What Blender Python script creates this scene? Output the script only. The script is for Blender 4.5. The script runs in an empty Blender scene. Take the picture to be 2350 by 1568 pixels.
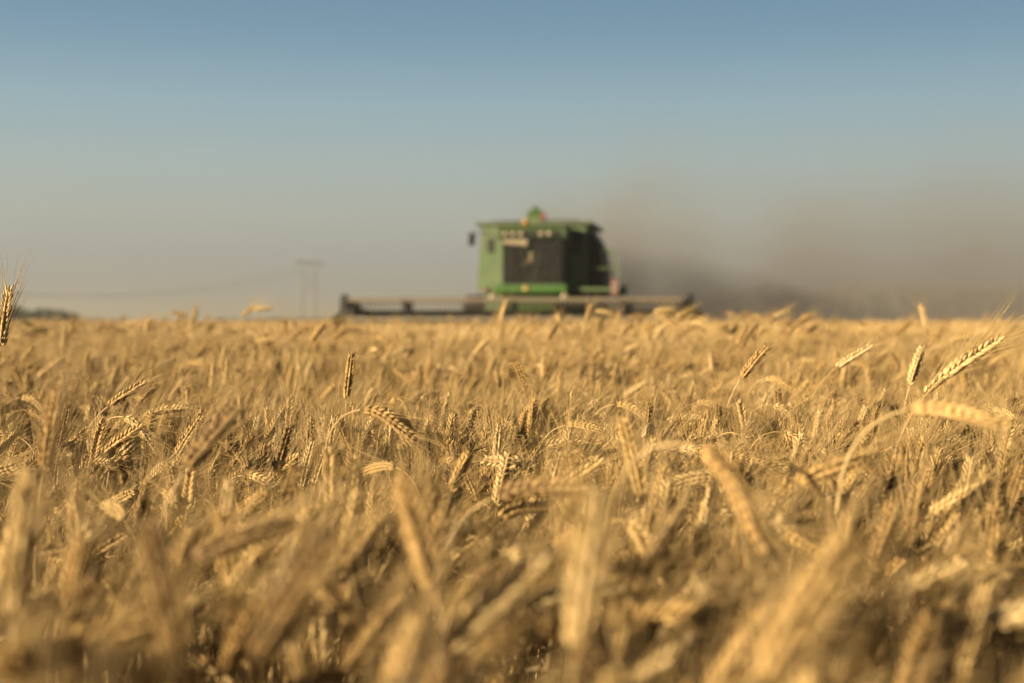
import bpy, math, random
from mathutils import Vector, Matrix, Euler
import numpy as np

R = math.radians
random.seed(7)
S = bpy.context.scene
COL = S.collection

# ------------------------------------------------------------------ camera
CAM_Z = 1.02
LENS, SENSOR = 50.0, 36.0
PITCH = R(-0.81)
cam = bpy.data.cameras.new('camera')
cam.lens, cam.sensor_width = LENS, SENSOR
cam.clip_start, cam.clip_end = 0.05, 20000
cam.dof.use_dof = True
cam.dof.focus_distance = 2.4
cam.dof.aperture_fstop = 3.6
camo = bpy.data.objects.new('camera', cam)
COL.objects.link(camo)
camo.location = (0, 0, CAM_Z)
camo.rotation_euler = (R(90) + PITCH, 0, 0)
S.camera = camo

# ------------------------------------------------------------------ sky, sun, exposure
SUN_EL, SUN_AZ = R(11), math.atan2(-0.81, -0.59)      # azimuth measured from +Y towards +X
sun_vec = Vector((math.sin(SUN_AZ) * math.cos(SUN_EL), math.cos(SUN_AZ) * math.cos(SUN_EL), math.sin(SUN_EL)))
EXPO = 1.9
W = bpy.data.worlds.new('World')
S.world = W
W.use_nodes = True
nt = W.node_tree
nt.nodes.clear()
out = nt.nodes.new('ShaderNodeOutputWorld')
bg = nt.nodes.new('ShaderNodeBackground')
bg.inputs['Strength'].default_value = 0.05
sky = nt.nodes.new('ShaderNodeTexSky')
sky.sky_type = 'NISHITA'
sky.sun_disc = False
sky.sun_elevation = SUN_EL
sky.sun_rotation = SUN_AZ
sky.dust_density = 3.0
sky.altitude = 100
tc = nt.nodes.new('ShaderNodeTexCoord')
sep = nt.nodes.new('ShaderNodeSeparateXYZ')
nt.links.new(tc.outputs['Generated'], sep.inputs[0])
mr = nt.nodes.new('ShaderNodeMapRange')
mr.inputs['From Min'].default_value, mr.inputs['From Max'].default_value = 0.0, 0.25
nt.links.new(sep.outputs['Z'], mr.inputs['Value'])
ramp = nt.nodes.new('ShaderNodeValToRGB')
def lin(c):
    return tuple((v / 255 / 12.92) if v / 255 <= 0.04045 else ((v / 255 + 0.055) / 1.055) ** 2.4 for v in c)
stops = [(0.0, (154, 152, 147)), (0.06, (160, 159, 153)), (0.18, (167, 170, 163)), (0.30, (175, 181, 171)),
         (0.44, (168, 184, 182)), (0.60, (150, 178, 188)), (0.78, (122, 157, 179)), (1.0, (100, 137, 164))]
els = ramp.color_ramp.elements
while len(els) < len(stops):
    els.new(0.5)
for e, (p, c) in zip(els, stops):
    e.position = p
    e.color = (*lin(c), 1)
nt.links.new(mr.outputs[0], ramp.inputs[0])
sc10 = nt.nodes.new('ShaderNodeVectorMath')
sc10.operation = 'SCALE'
sc10.inputs['Scale'].default_value = 20.0 * 2 ** -EXPO
nt.links.new(ramp.outputs[0], sc10.inputs[0])
mf = nt.nodes.new('ShaderNodeMapRange')
mf.inputs['From Min'].default_value, mf.inputs['From Max'].default_value = 0.26, 0.55
nt.links.new(sep.outputs['Z'], mf.inputs['Value'])
mix = nt.nodes.new('ShaderNodeMix')
mix.data_type = 'RGBA'
nt.links.new(mf.outputs[0], mix.inputs['Factor'])
nt.links.new(sc10.outputs[0], mix.inputs[6])
dim = nt.nodes.new('ShaderNodeVectorMath')
dim.operation = 'SCALE'
dim.inputs['Scale'].default_value = 0.7 * 2 ** -EXPO
nt.links.new(sky.outputs[0], dim.inputs[0])
nt.links.new(dim.outputs[0], mix.inputs[7])
nt.links.new(mix.outputs[2], bg.inputs['Color'])
nt.links.new(bg.outputs[0], out.inputs['Surface'])

sl = bpy.data.lights.new('sun', 'SUN')
sl.energy = 5.0
sl.angle = R(0.5)
sl.color = (1.0, 0.83, 0.55)
so = bpy.data.objects.new('sun', sl)
COL.objects.link(so)
so.rotation_euler = sun_vec.to_track_quat('Z', 'Y').to_euler()
so.location = (-20, -10, 30)

S.view_settings.view_transform = 'Standard'
S.view_settings.look = 'None'
S.view_settings.exposure = EXPO
S.view_settings.gamma = 1.0
S.cycles.use_denoising = True
S.cycles.max_bounces = 8
S.cycles.transparent_max_bounces = 12
S.cycles.volume_bounces = 2
S.cycles.volume_max_steps = 256

# ------------------------------------------------------------------ helpers
PXF = LENS / SENSOR * 2350.0          # focal length in pixels of the 2350-wide view
HZ = 784 + math.tan(PITCH) * PXF      # row of the eye-level horizon
def at(px, py, Y):
    return Vector(((px - 1175) / PXF * Y, Y, CAM_Z + (HZ - py) / PXF * Y))

def tag(o, label=None, cat=None, group=None, kind=None):
    if label: o['label'] = label
    if cat: o['category'] = cat
    if group: o['group'] = group
    if kind: o['kind'] = kind
    return o

def empty(name, loc=(0, 0, 0), rz=0.0):
    o = bpy.data.objects.new(name, None)
    COL.objects.link(o)
    o.location = loc
    o.rotation_euler = (0, 0, rz)
    o.empty_display_size = 0.1
    return o

class MB:
    """collects shapes into one mesh"""
    def __init__(s):
        s.v, s.f, s.m = [], [], []
    def add(s, v, f, mi=0, M=None):
        b = len(s.v)
        s.v += [tuple(M @ Vector(p)) for p in v] if M else [tuple(p) for p in v]
        s.f += [tuple(i + b for i in q) for q in f]
        s.m += [mi] * len(f)
        return s
    def box(s, c, d, rot=None, bev=0.0, mi=0):
        """box of full sizes d at c, with chamfered edges"""
        hx, hy, hz = (k / 2 for k in d)
        b = min(bev, hx * .9, hy * .9, hz * .9)
        M = Matrix.Translation(c) @ (Euler(rot).to_matrix().to_4x4() if rot else Matrix())
        if b <= 0:
            v = [(x * hx, y * hy, z * hz) for z in (-1, 1) for y in (-1, 1) for x in (-1, 1)]
            f = [(0, 2, 3, 1), (4, 5, 7, 6), (0, 1, 5, 4), (2, 6, 7, 3), (0, 4, 6, 2), (1, 3, 7, 5)]
            return s.add(v, f, mi, M)
        v = []
        idx = {}
        for sx in (-1, 1):
            for sy in (-1, 1):
                for sz in (-1, 1):
                    for ax in range(3):
                        p = [sx * (hx - b), sy * (hy - b), sz * (hz - b)]
                        p[ax] = (sx * hx, sy * hy, sz * hz)[ax]
                        idx[(sx, sy, sz, ax)] = len(v)
                        v.append(p)
        f = []
        for ax in range(3):
            for sg in (-1, 1):
                o1, o2 = [a for a in range(3) if a != ax]
                q = []
                for a, b2 in ((-1, -1), (1, -1), (1, 1), (-1, 1)):
                    k = [0, 0, 0]; k[ax] = sg; k[o1] = a; k[o2] = b2
                    q.append(idx[(*k, ax)])
                f.append(q if (sg > 0) == (ax != 1) else q[::-1])
        for ax in range(3):
            o1, o2 = [a for a in range(3) if a != ax]
            for a in (-1, 1):
                for b2 in (-1, 1):
                    k0 = [0, 0, 0]; k0[o1] = a; k0[o2] = b2
                    k1 = list(k0); k0[ax] = -1; k1[ax] = 1
                    f.append((idx[(*k0, o1)], idx[(*k1, o1)], idx[(*k1, o2)], idx[(*k0, o2)]))
        for sx in (-1, 1):
            for sy in (-1, 1):
                for sz in (-1, 1):
                    f.append(tuple(idx[(sx, sy, sz, a)] for a in range(3)))
        return s.add(v, f, mi, M)
    def tube(s, pts, rad, n=8, mi=0, caps=True, up=None):
        pts = [Vector(p) for p in pts]
        rad = [rad] * len(pts) if isinstance(rad, (int, float)) else rad
        b = len(s.v)
        nrm = None
        for i, p in enumerate(pts):
            t = (pts[min(i + 1, len(pts) - 1)] - pts[max(i - 1, 0)]).normalized()
            if nrm is None:
                ref = up or (Vector((0, 0, 1)) if abs(t.z) < .9 else Vector((1, 0, 0)))
                nrm = (ref - t * ref.dot(t)).normalized()
            else:
                nrm = (nrm - t * nrm.dot(t)).normalized()
            bi = t.cross(nrm)
            for k in range(n):
                a = 2 * math.pi * k / n
                s.v.append(tuple(p + (nrm * math.cos(a) + bi * math.sin(a)) * rad[i]))
        for i in range(len(pts) - 1):
            for k in range(n):
                k2 = (k + 1) % n
                s.f.append((b + i * n + k, b + i * n + k2, b + (i + 1) * n + k2, b + (i + 1) * n + k))
                s.m.append(mi)
        if caps:
            s.f.append(tuple(b + k for k in range(n))[::-1]); s.m.append(mi)
            e = b + (len(pts) - 1) * n
            s.f.append(tuple(e + k for k in range(n))); s.m.append(mi)
        return s
    def lathe(s, prof, M, n=24, mi=0):
        """prof: list of (radius, z) about the local z axis"""
        v, f = [], []
        for r, z in prof:
            for k in range(n):
                a = 2 * math.pi * k / n
                v.append((r * math.cos(a), r * math.sin(a), z))
        for i in range(len(prof) - 1):
            for k in range(n):
                k2 = (k + 1) % n
                f.append((i * n + k, i * n + k2, (i + 1) * n + k2, (i + 1) * n + k))
        f.append(tuple(range(n))[::-1])
        f.append(tuple((len(prof) - 1) * n + k for k in range(n)))
        return s.add(v, f, mi, M)
    def prism(s, poly, x0, x1, mi=0):
        """polygon in (y, z) extruded along x"""
        n = len(poly)
        v = [(x0, y, z) for y, z in poly] + [(x1, y, z) for y, z in poly]
        f = [tuple(range(n))[::-1], tuple(range(n, 2 * n))]
        f += [(i, (i + 1) % n, n + (i + 1) % n, n + i) for i in range(n)]
        return s.add(v, f, mi)
    def mesh(s, name, mats, smooth=False):
        me = bpy.data.meshes.new(name)
        me.from_pydata(s.v, [], s.f)
        for m in (mats if isinstance(mats, (list, tuple)) else [mats]):
            me.materials.append(m)
        me.polygons.foreach_set('material_index', s.m)
        me.polygons.foreach_set('use_smooth', [smooth] * len(s.f))
        me.update()
        return me
    def build(s, name, mats, parent=None, smooth=False):
        o = bpy.data.objects.new(name, s.mesh(name, mats, smooth))
        COL.objects.link(o)
        if parent: o.parent = parent
        return o

def bsdf(name, col, rough=0.5, metal=0.0, noise=None, var=0.15, spec=0.5, bump=0.0, dust=None):
    """Principled material with a little procedural unevenness; dust adds an even film of field dust in patches"""
    m = bpy.data.materials.new(name)
    m.use_nodes = True
    t = m.node_tree
    p = t.nodes['Principled BSDF']
    p.inputs['Roughness'].default_value = rough
    p.inputs['Metallic'].default_value = metal
    p.inputs['Specular IOR Level'].default_value = spec
    tcn = t.nodes.new('ShaderNodeTexCoord')
    nz = t.nodes.new('ShaderNodeTexNoise')
    nz.inputs['Scale'].default_value = noise or 4.0
    nz.inputs['Detail'].default_value = 5
    t.links.new(tcn.outputs['Object'], nz.inputs['Vector'])
    rp = t.nodes.new('ShaderNodeValToRGB')
    rp.color_ramp.elements[0].position, rp.color_ramp.elements[1].position = 0.3, 0.7
    rp.color_ramp.elements[0].color = (*[c * (1 - var) for c in col], 1)
    rp.color_ramp.elements[1].color = (*[min(1, c * (1 + var)) for c in col], 1)
    t.links.new(nz.outputs['Fac'], rp.inputs[0])
    last = rp.outputs[0]
    if dust:
        n2 = t.nodes.new('ShaderNodeTexNoise')
        n2.inputs['Scale'].default_value = 1.7
        n2.inputs['Detail'].default_value = 6
        t.links.new(tcn.outputs['Object'], n2.inputs['Vector'])
        mp = t.nodes.new('ShaderNodeMapRange')
        mp.inputs['From Min'].default_value, mp.inputs['From Max'].default_value = 0.35, 0.75
        mp.inputs['To Min'].default_value, mp.inputs['To Max'].default_value = dust * .3, dust
        t.links.new(n2.outputs['Fac'], mp.inputs['Value'])
        mx = t.nodes.new('ShaderNodeMix'); mx.data_type = 'RGBA'
        mx.inputs[7].default_value = (.19, .15, .095, 1)
        t.links.new(mp.outputs[0], mx.inputs['Factor'])
        t.links.new(last, mx.inputs[6])
        last = mx.outputs[2]
    t.links.new(last, p.inputs['Base Color'])
    if bump:
        bm = t.nodes.new('ShaderNodeBump')
        bm.inputs['Strength'].default_value = bump
        t.links.new(nz.outputs['Fac'], bm.inputs['Height'])
        t.links.new(bm.outputs[0], p.inputs['Normal'])
    return m

# ------------------------------------------------------------------ ground
soil = bsdf('soil', (0.1224, 0.0828, 0.0468), .95, noise=9, var=.35, bump=.6)
g = MB()
GX, GY0, GY1 = 4000, -60, 9000
g.add([(-GX, GY0, 0), (GX, GY0, 0), (GX, GY1, 0), (-GX, GY1, 0)], [(0, 1, 2, 3)])
tag(g.build('ground', soil), kind='structure')

# ------------------------------------------------------------------ combine position (needed by the field)
YAW = R(-9)
ROOT = Vector((0.64, 38.0, 0))
HALF_HEAD = 4.33
def to_local(x, y):
    dx, dy = x - ROOT.x, y - ROOT.y
    c, s_ = math.cos(-YAW), math.sin(-YAW)
    return dx * c - dy * s_, dx * s_ + dy * c

# ------------------------------------------------------------------ wheat
def straw_mat(name, cols, rough=.5, transl=.1, nscale=60.0, spec=.35):
    m = bpy.data.materials.new(name)
    m.use_nodes = True
    t = m.node_tree
    p = t.nodes['Principled BSDF']
    outn = t.nodes['Material Output']
    p.inputs['Roughness'].default_value = rough
    p.inputs['Specular IOR Level'].default_value = spec
    oi = t.nodes.new('ShaderNodeObjectInfo')
    tcn = t.nodes.new('ShaderNodeTexCoord')
    nz = t.nodes.new('ShaderNodeTexNoise')
    nz.inputs['Scale'].default_value = nscale
    nz.inputs['Detail'].default_value = 3
    t.links.new(tcn.outputs['Object'], nz.inputs['Vector'])
    ad = t.nodes.new('ShaderNodeMath'); ad.operation = 'MULTIPLY_ADD'
    ad.inputs[1].default_value = .9
    ad.inputs[2].default_value = -.45
    t.links.new(nz.outputs['Fac'], ad.inputs[0])
    a2 = t.nodes.new('ShaderNodeMath'); a2.operation = 'ADD'
    t.links.new(oi.outputs['Random'], a2.inputs[0])
    t.links.new(ad.outputs[0], a2.inputs[1])
    rp = t.nodes.new('ShaderNodeValToRGB')
    while len(rp.color_ramp.elements) < len(cols):
        rp.color_ramp.elements.new(.5)
    for i, (e, c) in enumerate(zip(rp.color_ramp.elements, cols)):
        e.position = i / (len(cols) - 1)
        e.color = (*c, 1)
    t.links.new(a2.outputs[0], rp.inputs[0])
    t.links.new(rp.outputs[0], p.inputs['Base Color'])
    if transl:
        tr = t.nodes.new('ShaderNodeBsdfTranslucent')
        t.links.new(rp.outputs[0], tr.inputs['Color'])
        ms = t.nodes.new('ShaderNodeMixShader')
        ms.inputs[0].default_value = transl
        t.links.new(p.outputs[0], ms.inputs[1])
        t.links.new(tr.outputs[0], ms.inputs[2])
        t.links.new(ms.outputs[0], outn.inputs['Surface'])
    return m

M_STEM = straw_mat('wheat_straw', [(0.219, 0.131, 0.044), (0.319, 0.205, 0.077), (0.377, 0.263, 0.116)], .45, 0)
M_EAR = straw_mat('wheat_ear', [(0.135, 0.081, 0.030), (0.270, 0.162, 0.055), (0.357, 0.226, 0.082), (0.401, 0.272, 0.112), (0.411, 0.294, 0.143)], .6, .08, 140)
M_AWN = straw_mat('wheat_awn', [(0.253, 0.162, 0.058), (0.360, 0.241, 0.102)], .4, .1)
M_LEAF = straw_mat('dry_leaf', [(0.186, 0.117, 0.048), (0.265, 0.179, 0.083), (0.309, 0.219, 0.121)], .7, .25, 25)
WM = [M_STEM, M_EAR, M_AWN, M_LEAF]

def stalk_path(rng, H, lean0, theta_end, neck, ear_len):
    """centre line in the x-z plane: returns stem points and ear points; bends towards +x"""
    total = H + ear_len
    n_st, n_ear = 19, 20
    low_ = max(.2, H - neck - .06)
    ss = [low_ * i / 5 for i in range(5)] + [low_ + (H - low_) * i / (n_st - 5) for i in range(n_st - 4)] + [H + ear_len * (i + 1) / n_ear for i in range(n_ear)]
    p = Vector((0, 0, 0)); pts = [p.copy()]
    wob = rng.uniform(-.12, .12)
    for a, b in zip(ss[:-1], ss[1:]):
        s_ = (a + b) / 2
        th = lean0 * (.3 + .7 * s_ / H)
        k = (s_ - (H - neck)) / (neck + ear_len * .75)
        if k > 0:
            k = min(1, k)
            th += (theta_end - lean0) * (k * k * (3 - 2 * k))
        p = p + Vector((math.sin(th), wob * math.sin(s_ * 5), math.cos(th))).normalized() * (b - a)
        pts.append(p.copy())
    return pts[:n_st + 1], pts[n_st:]

def grain(mb, base, d, side, L, r, mi=1, n=5):
    """pointed husk: rings along d"""
    d = d.normalized()
    n1 = (side - d * side.dot(d)).normalized()
    n2 = d.cross(n1)
    rings = [(0, .45), (.28, 1.0), (.62, .9), (.86, .42)]
    b = len(mb.v)
    for t, k in rings:
        c = base + d * (t * L)
        for j in range(n):
            a = 2 * math.pi * j / n
            mb.v.append(tuple(c + (n1 * math.cos(a) * 1.15 + n2 * math.sin(a) * .85) * (r * k)))
    mb.v.append(tuple(base + d * L))
    tip = len(mb.v) - 1
    for i in range(len(rings) - 1):
        for j in range(n):
            j2 = (j + 1) % n
            mb.f.append((b + i * n + j, b + i * n + j2, b + (i + 1) * n + j2, b + (i + 1) * n + j)); mb.m.append(mi)
    e = b + (len(rings) - 1) * n
    for j in range(n):
        mb.f.append((e + j, e + (j + 1) % n, tip)); mb.m.append(mi)
    return base + d * L

def awn(mb, p0, d, bend, L, r, mi=2):
    d = d.normalized()
    pts = [p0 + d * (L * t) + bend * (L * t * t) for t in (0, .35, .7, 1)]
    mb.tube(pts, [r, r * .85, r * .6, r * .25], n=3, mi=mi, caps=False)

def leaf(mb, p0, az, L, w, droop, rng, mi=3):
    h = Vector((math.cos(az), math.sin(az), 0))
    sd = Vector((-math.sin(az), math.cos(az), 0))
    n = 9
    b = len(mb.v)
    th = rng.uniform(.2, .6)
    p = p0.copy()
    tw0, tw = rng.uniform(-.5, .5), rng.uniform(-2.2, 2.2)
    for i in range(n + 1):
        t = i / n
        ww = w * (math.sin(math.pi * min(1, .18 + .82 * t) ** .8) * .9 + .04)
        tg = h * math.sin(th) + Vector((0, 0, math.cos(th)))
        nn = tg.cross(sd)
        a = tw0 + tw * t
        across = sd * math.cos(a) + nn * math.sin(a)
        fold = tg.cross(across) * (ww * .35)
        mb.v += [tuple(p - across * ww), tuple(p + fold), tuple(p + across * ww)]
        p = p + tg * (L / n)
        th += droop / n * (1 + rng.uniform(-.5, .5))
    for i in range(n):
        q = b + i * 3
        mb.f += [(q, q + 1, q + 4, q + 3), (q + 1, q + 2, q + 5, q + 4)]
        mb.m += [mi, mi]

def make_variant(seed, lean0, theta_end, H=.80, ear_len=.085, neck=.14, spread=1.0, nleaf=2, fat=1.0, roll=None):
    """returns dict of MBs stem, ear, awns, leaf + ear centre"""
    rng = random.Random(seed)
    neck *= .6 if theta_end > 80 else .9
    ear_len *= .88
    st, er = stalk_path(rng, H, R(lean0), R(theta_end), neck, ear_len)
    d = dict(stem=MB(), ear=MB(), awns=MB(), leaves=[])
    rad = [.0019 - .0008 * (i / (len(st) - 1)) for i in range(len(st))]
    d['stem'].tube(st, rad, n=5, mi=0, caps=False)
    for k in (2, 4):                                       # nodes on the straw
        c = st[k]
        tg = (st[k + 1] - st[k - 1]).normalized()
        d['stem'].tube([c - tg * .004, c, c + tg * .004], [.0017, .0026, .0017], n=5, mi=0, caps=False)
    roll = rng.uniform(0, math.pi) if roll is None else roll
    n = len(er) - 1
    for i in range(1, n + 1):
        t = (er[i] - er[i - 1]).normalized()
        yv = Vector((0, 1, 0)); xv = yv.cross(t)
        b = xv * math.cos(roll) + yv * math.sin(roll)
        nn = t.cross(b)
        sg = 1 if i % 2 else -1
        prof = (.72 + .28 * math.sin(math.pi * min(1, .12 + i / n * .95))) * fat
        base = er[i] + b * (sg * .0012)
        for q in (-1, 0, 1):
            dirv = t + b * (sg * (.28 + .3 * rng.random())) + nn * (q * .40)
            if i == n: dirv = t + nn * (q * .35)
            off = base + nn * (q * .0021) + b * (sg * (.0012 if q == 0 else 0))
            tip = grain(d['ear'], off, dirv, b, (.0150 if q else .0132) * prof * rng.uniform(.78, 1.14), rng.uniform(.0023, .0030) * prof * (1 if q else 1.1))
            if (q and rng.random() < .76):
                ad = t + b * (sg * rng.uniform(.05, .36) * spread) + nn * (q * rng.uniform(.05, .34) * spread)
                ad += Vector((rng.uniform(-.07, .07), rng.uniform(-.07, .07), rng.uniform(-.05, .09)))
                bend = (b * sg + nn * q) * rng.uniform(-.03, .12) + Vector((0, 0, rng.uniform(-.06, .02)))
                awn(d['awns'], tip - dirv.normalized() * .002, ad, bend, rng.uniform(.045, .092) * (1.15 - .35 * i / n), .00036)
    for k in range(nleaf):
        s_ = rng.uniform(2, 8)
        d['leaves'].append(MB())
        leaf(d['leaves'][-1], st[int(s_)], rng.uniform(0, 6.28), rng.uniform(.11, .2), rng.uniform(.0022, .0038), rng.uniform(1.4, 2.8), rng)
    d['center'] = er[n // 2].copy()
    d['ztop'] = max(p.z for p in er)
    d['tip'] = er[-1].copy()
    return d

# lean of the lower straw, final direction of the ear (degrees from upright), straw length
SPECS = [  # lean0, theta_end, H, ear_len, neck, leaves, posture
    (3, 8, .80, .086, .10, 2, 'upright'), (5, 18, .78, .080, .12, 1, 'upright'), (2, 14, .76, .090, .10, 2, 'upright'),
    (8, 34, .79, .084, .14, 2, 'leaning'), (10, 48, .80, .088, .16, 1, 'leaning'), (6, 40, .77, .078, .13, 2, 'leaning'),
    (12, 58, .82, .090, .18, 2, 'leaning'), (8, 72, .82, .082, .16, 1, 'bowed'), (10, 88, .84, .092, .18, 2, 'bowed'),
    (7, 105, .85, .086, .18, 1, 'bowed'), (9, 122, .86, .095, .17, 2, 'nodding'), (6, 140, .87, .088, .16, 1, 'nodding'),
    (11, 155, .88, .092, .17, 2, 'nodding'), (14, 66, .74, .076, .15, 2, 'bowed'), (4, 26, .74, .072, .12, 1, 'leaning'),
    (16, 100, .80, .084, .2, 2, 'bowed'),
]
VARS = [make_variant(100 + i, a, b, H, el, nk, nleaf=nl) for i, (a, b, H, el, nk, nl, _) in enumerate(SPECS)]
WEIGHTS = [9, 9, 9, 9, 8, 9, 7, 6, 5, 4, 3, 2.2, 1.6, 6, 10, 5]
PM = []
for v in VARS:
    PM.append({k: v[k].mesh('wheat_' + k, WM, True) for k in ('stem', 'ear', 'awns')})
    PM[-1]['leaves'] = [m_.mesh('wheat_leaf', WM, True) for m_ in v['leaves']]

# bare straw pieces and lone leaves that fill the stand
def filler(seed):
    rng = random.Random(seed)
    mb = MB()
    for k in range(3):
        a = rng.uniform(0, 6.28); r0 = rng.uniform(0, .05)
        p = Vector((math.cos(a) * r0, math.sin(a) * r0, 0))
        dr = Vector((rng.uniform(-.25, .35), rng.uniform(-.25, .25), 1)).normalized()
        L = rng.uniform(.45, .74)
        mb.tube([p, p + dr * L * .5 + Vector((.01, 0, 0)), p + dr * L], [.0017, .0015, .0011], n=4, mi=0, caps=False)
        leaf(mb, p + dr * L * rng.uniform(.5, .95), rng.uniform(0, 6.28), rng.uniform(.10, .2), rng.uniform(.0022, .004), rng.uniform(.8, 2.8), rng)
        leaf(mb, p + dr * L * rng.uniform(.3, .8), rng.uniform(0, 6.28), rng.uniform(.12, .22), rng.uniform(.003, .005), rng.uniform(.8, 2.8), rng)
    return mb
FILL = [filler(500 + i) for i in range(4)]

# distant clumps, many plain ears per clump
def clump(seed, size=1.3, n=330):
    rng = random.Random(seed)
    mb = MB()
    for _ in range(n):
        x, y = rng.uniform(-size / 2, size / 2), rng.uniform(-size / 2, size / 2)
        H = rng.gauss(.755, .055)
        az = rng.gauss(0, 1.1)
        th = R(abs(rng.gauss(30, 34)))
        dirh = Vector((math.cos(az), math.sin(az), 0))
        top = Vector((x, y, H))
        mb.tube([Vector((x, y, 0)) - dirh * .04, top - dirh * .012 - Vector((0, 0, .1)), top], [.0022, .0018, .0014], n=3, mi=0, caps=False)
        d0 = dirh * math.sin(th * .7) + Vector((0, 0, math.cos(th * .7)))
        d1 = dirh * math.sin(th * 1.3) + Vector((0, 0, math.cos(th * 1.3)))
        q = [top]
        for i in range(4):
            q.append(q[-1] + (d0 * (1 - i / 3) + d1 * (i / 3)).normalized() * .021)
        mb.tube(q, [.003, .0068, .0075, .006, .002], n=5, mi=1, caps=False)
        for k in range(4):
            ad = d1 + Vector((rng.uniform(-.35, .35), rng.uniform(-.35, .35), rng.uniform(-.25, .35)))
            awn(mb, q[2 + k % 3], ad, Vector((0, 0, 0)), rng.uniform(.05, .085), .0007)
        if rng.random() < .5:
            leaf(mb, Vector((x, y, H * rng.uniform(.4, .75))), rng.uniform(0, 6.28), .2, .005, 2, rng)
    return mb
CLUMP = [clump(900 + i) for i in range(4)]

# --- where the stalks stand
rng = random.Random(11)
def low(x, y):          # rises and hollows of the stand
    return (math.sin(x * 1.9 + 1.3 * math.sin(y * 1.1)) * .35 + math.sin(y * 2.3 + x * .7 + 1) * .3 + math.sin(x * 4.1 - y * 3.3) * .3
            + math.sin(x * 11 + 2 * math.sin(y * 7)) * .22 + math.sin(y * 13 - x * 6) * .22)
pts = []
NEAR_END = 13.0
DENS = 460
y = 0.30
cell = 1 / math.sqrt(DENS)
while y < NEAR_END:
    hw = .5 * y + 1.2
    x = -hw - 1.0
    while x < hw:
        px, py = x + rng.uniform(-.5, .5) * cell * 1.7, y + rng.uniform(-.5, .5) * cell * 1.7
        h = low(px, py)
        if py > .28 and (px * px + py * py) > .2 and rng.random() > (.42 if py < 1.3 else .2) - h * .45:
            pts.append((px, py, h))
        x += cell
    y += cell
HEROES = [  # px, py of the ear's middle, distance, variant, way it leans (deg, 0 = right, 180 = left, 90 = away), label
    (10, 735, 2.3, 0, 10, 'lone upright bearded ear at the left edge, tip rising above the horizon'),
    (800, 870, 2.7, 0, 20, 'tall upright brown ear left of the machine header, on a long straight straw'),
    (890, 960, 1.95, 10, -20, 'large arched ear hooking over to the right with its tip pointing down'),
    (1195, 855, 3.2, 11, -60, 'bushy ear with long awns sweeping right, straight below the cab'),
    (1345, 978, 2.6, 9, -15, 'sharp pale ear drooping right, lower of two side by side'),
    (1455, 940, 2.9, 10, -15, 'sharp pale ear drooping right, upper of two side by side'),
    (1725, 835, 2.9, 5, 0, 'slanting ear right of the header with awns crossing the horizon'),
    (1955, 820, 3.3, 6, -5, 'ear tipped to the right on a long bent straw, right half of the field'),
    (2100, 845, 3.0, 1, 0, 'pale plump upright ear in sharp focus near the right edge'),
    (2160, 868, 2.7, 4, 0, 'ear slanting up to the right above a pale straight straw'),
    (475, 1010, 1.4, 5, 5, 'big soft ear slanting up to the right, left half of the field'),
    (112, 1000, 1.5, 0, 0, 'soft upright ear standing clear near the left edge'),
    (1455, 1060, 1.55, 2, 160, 'soft upright ear with a forked top, right of the middle'),
    (285, 905, 2.8, 6, 0, 'sharp ear tipped right from a pale joint, left part of the field'),
    (1690, 1120, 1.1, 12, -25, 'large blurred ear hanging straight down, right of the middle'),
    (1900, 1080, 1.45, 7, 0, 'blurred ear bowed flat to the right, right part of the field'),
    (1230, 1120, 1.35, 8, -10, 'blurred ear lying almost level, below the middle of the picture'),
    (600, 708, 7.5, 8, 0, 'small tan ear lying level above the horizon left of the header'),
    (570, 713, 7.6, 6, 0, 'small tan ear slanting above the horizon left of the header'),
    (407, 719, 8, 9, 0, 'small tan ear nodding above the horizon over the left wires'),
    (443, 734, 7, 0, 0, 'small upright tan ear on the horizon below the left wires'),
    (1350, 722, 7.0, 1, 0, 'upright tan ear in front of the front wheel of the machine'),
    (1155, 716, 6.6, 1, 20, 'tan ear standing in front of the machine below the cab'),
    (1520, 712, 7, 8, 0, 'level tan ear in front of the right end of the reel'),
    (1385, 716, 7, 9, 0, 'nodding tan ear in front of the machine right of the wheel'),
    (2120, 728, 6.0, 1, 150, 'tan ear poking over the horizon far right of the machine'),
    (45, 1270, .82, 0, 30, 'large pale blurred ear upright in the lower left corner'),
    (385, 1390, .80, 2, 160, 'large pale blurred ear upright, second from the lower left corner'),
    (1345, 1330, .74, 1, 60, 'very large blurred ear upright at the bottom right of centre'),
    (1830, 1420, .70, 3, 20, 'very large blurred ear leaning right at the bottom right'),
    (540, 1240, 1.05, 7, 0, 'blurred ear bowed right, lower left of the picture'),
    (965, 1240, .95, 1, 170, 'blurred orange-tan ear upright at the bottom centre'),
    (2190, 945, 1.35, 9, -20, 'blurred orange ear nodding right near the right edge'),
    (2225, 822, 2.0, 6, 5, 'blurred pale ear pointing right near the right edge under the horizon'),
    (1120, 1400, .85, 4, 10, 'blurred ear leaning right at the bottom centre'),
    (650, 1390, .78, 3, -10, 'large blurred ear leaning right at the bottom, left of centre'),
]
GROUP = 'wheat stalks at the front of the field'
def place_stalk(vi, loc, rz, sc, tilt, label):
    t = empty('wheat_stalk', loc, rz)
    t.rotation_euler = (tilt[0], tilt[1], rz)
    t.scale = (sc[0], sc[0], sc[1])
    tag(t, label, 'wheat', GROUP)
    ear = None
    for k, m_ in [('stem', PM[vi]['stem']), ('ear', PM[vi]['ear'])] + [('leaf', l_) for l_ in PM[vi]['leaves']]:
        o = bpy.data.objects.new(k, m_)
        COL.objects.link(o)
        o.parent = t
        if k == 'ear': ear = o
    o = bpy.data.objects.new('awns', PM[vi]['awns'])
    COL.objects.link(o)
    o.parent = ear
    return t
hero_xy = []
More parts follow.
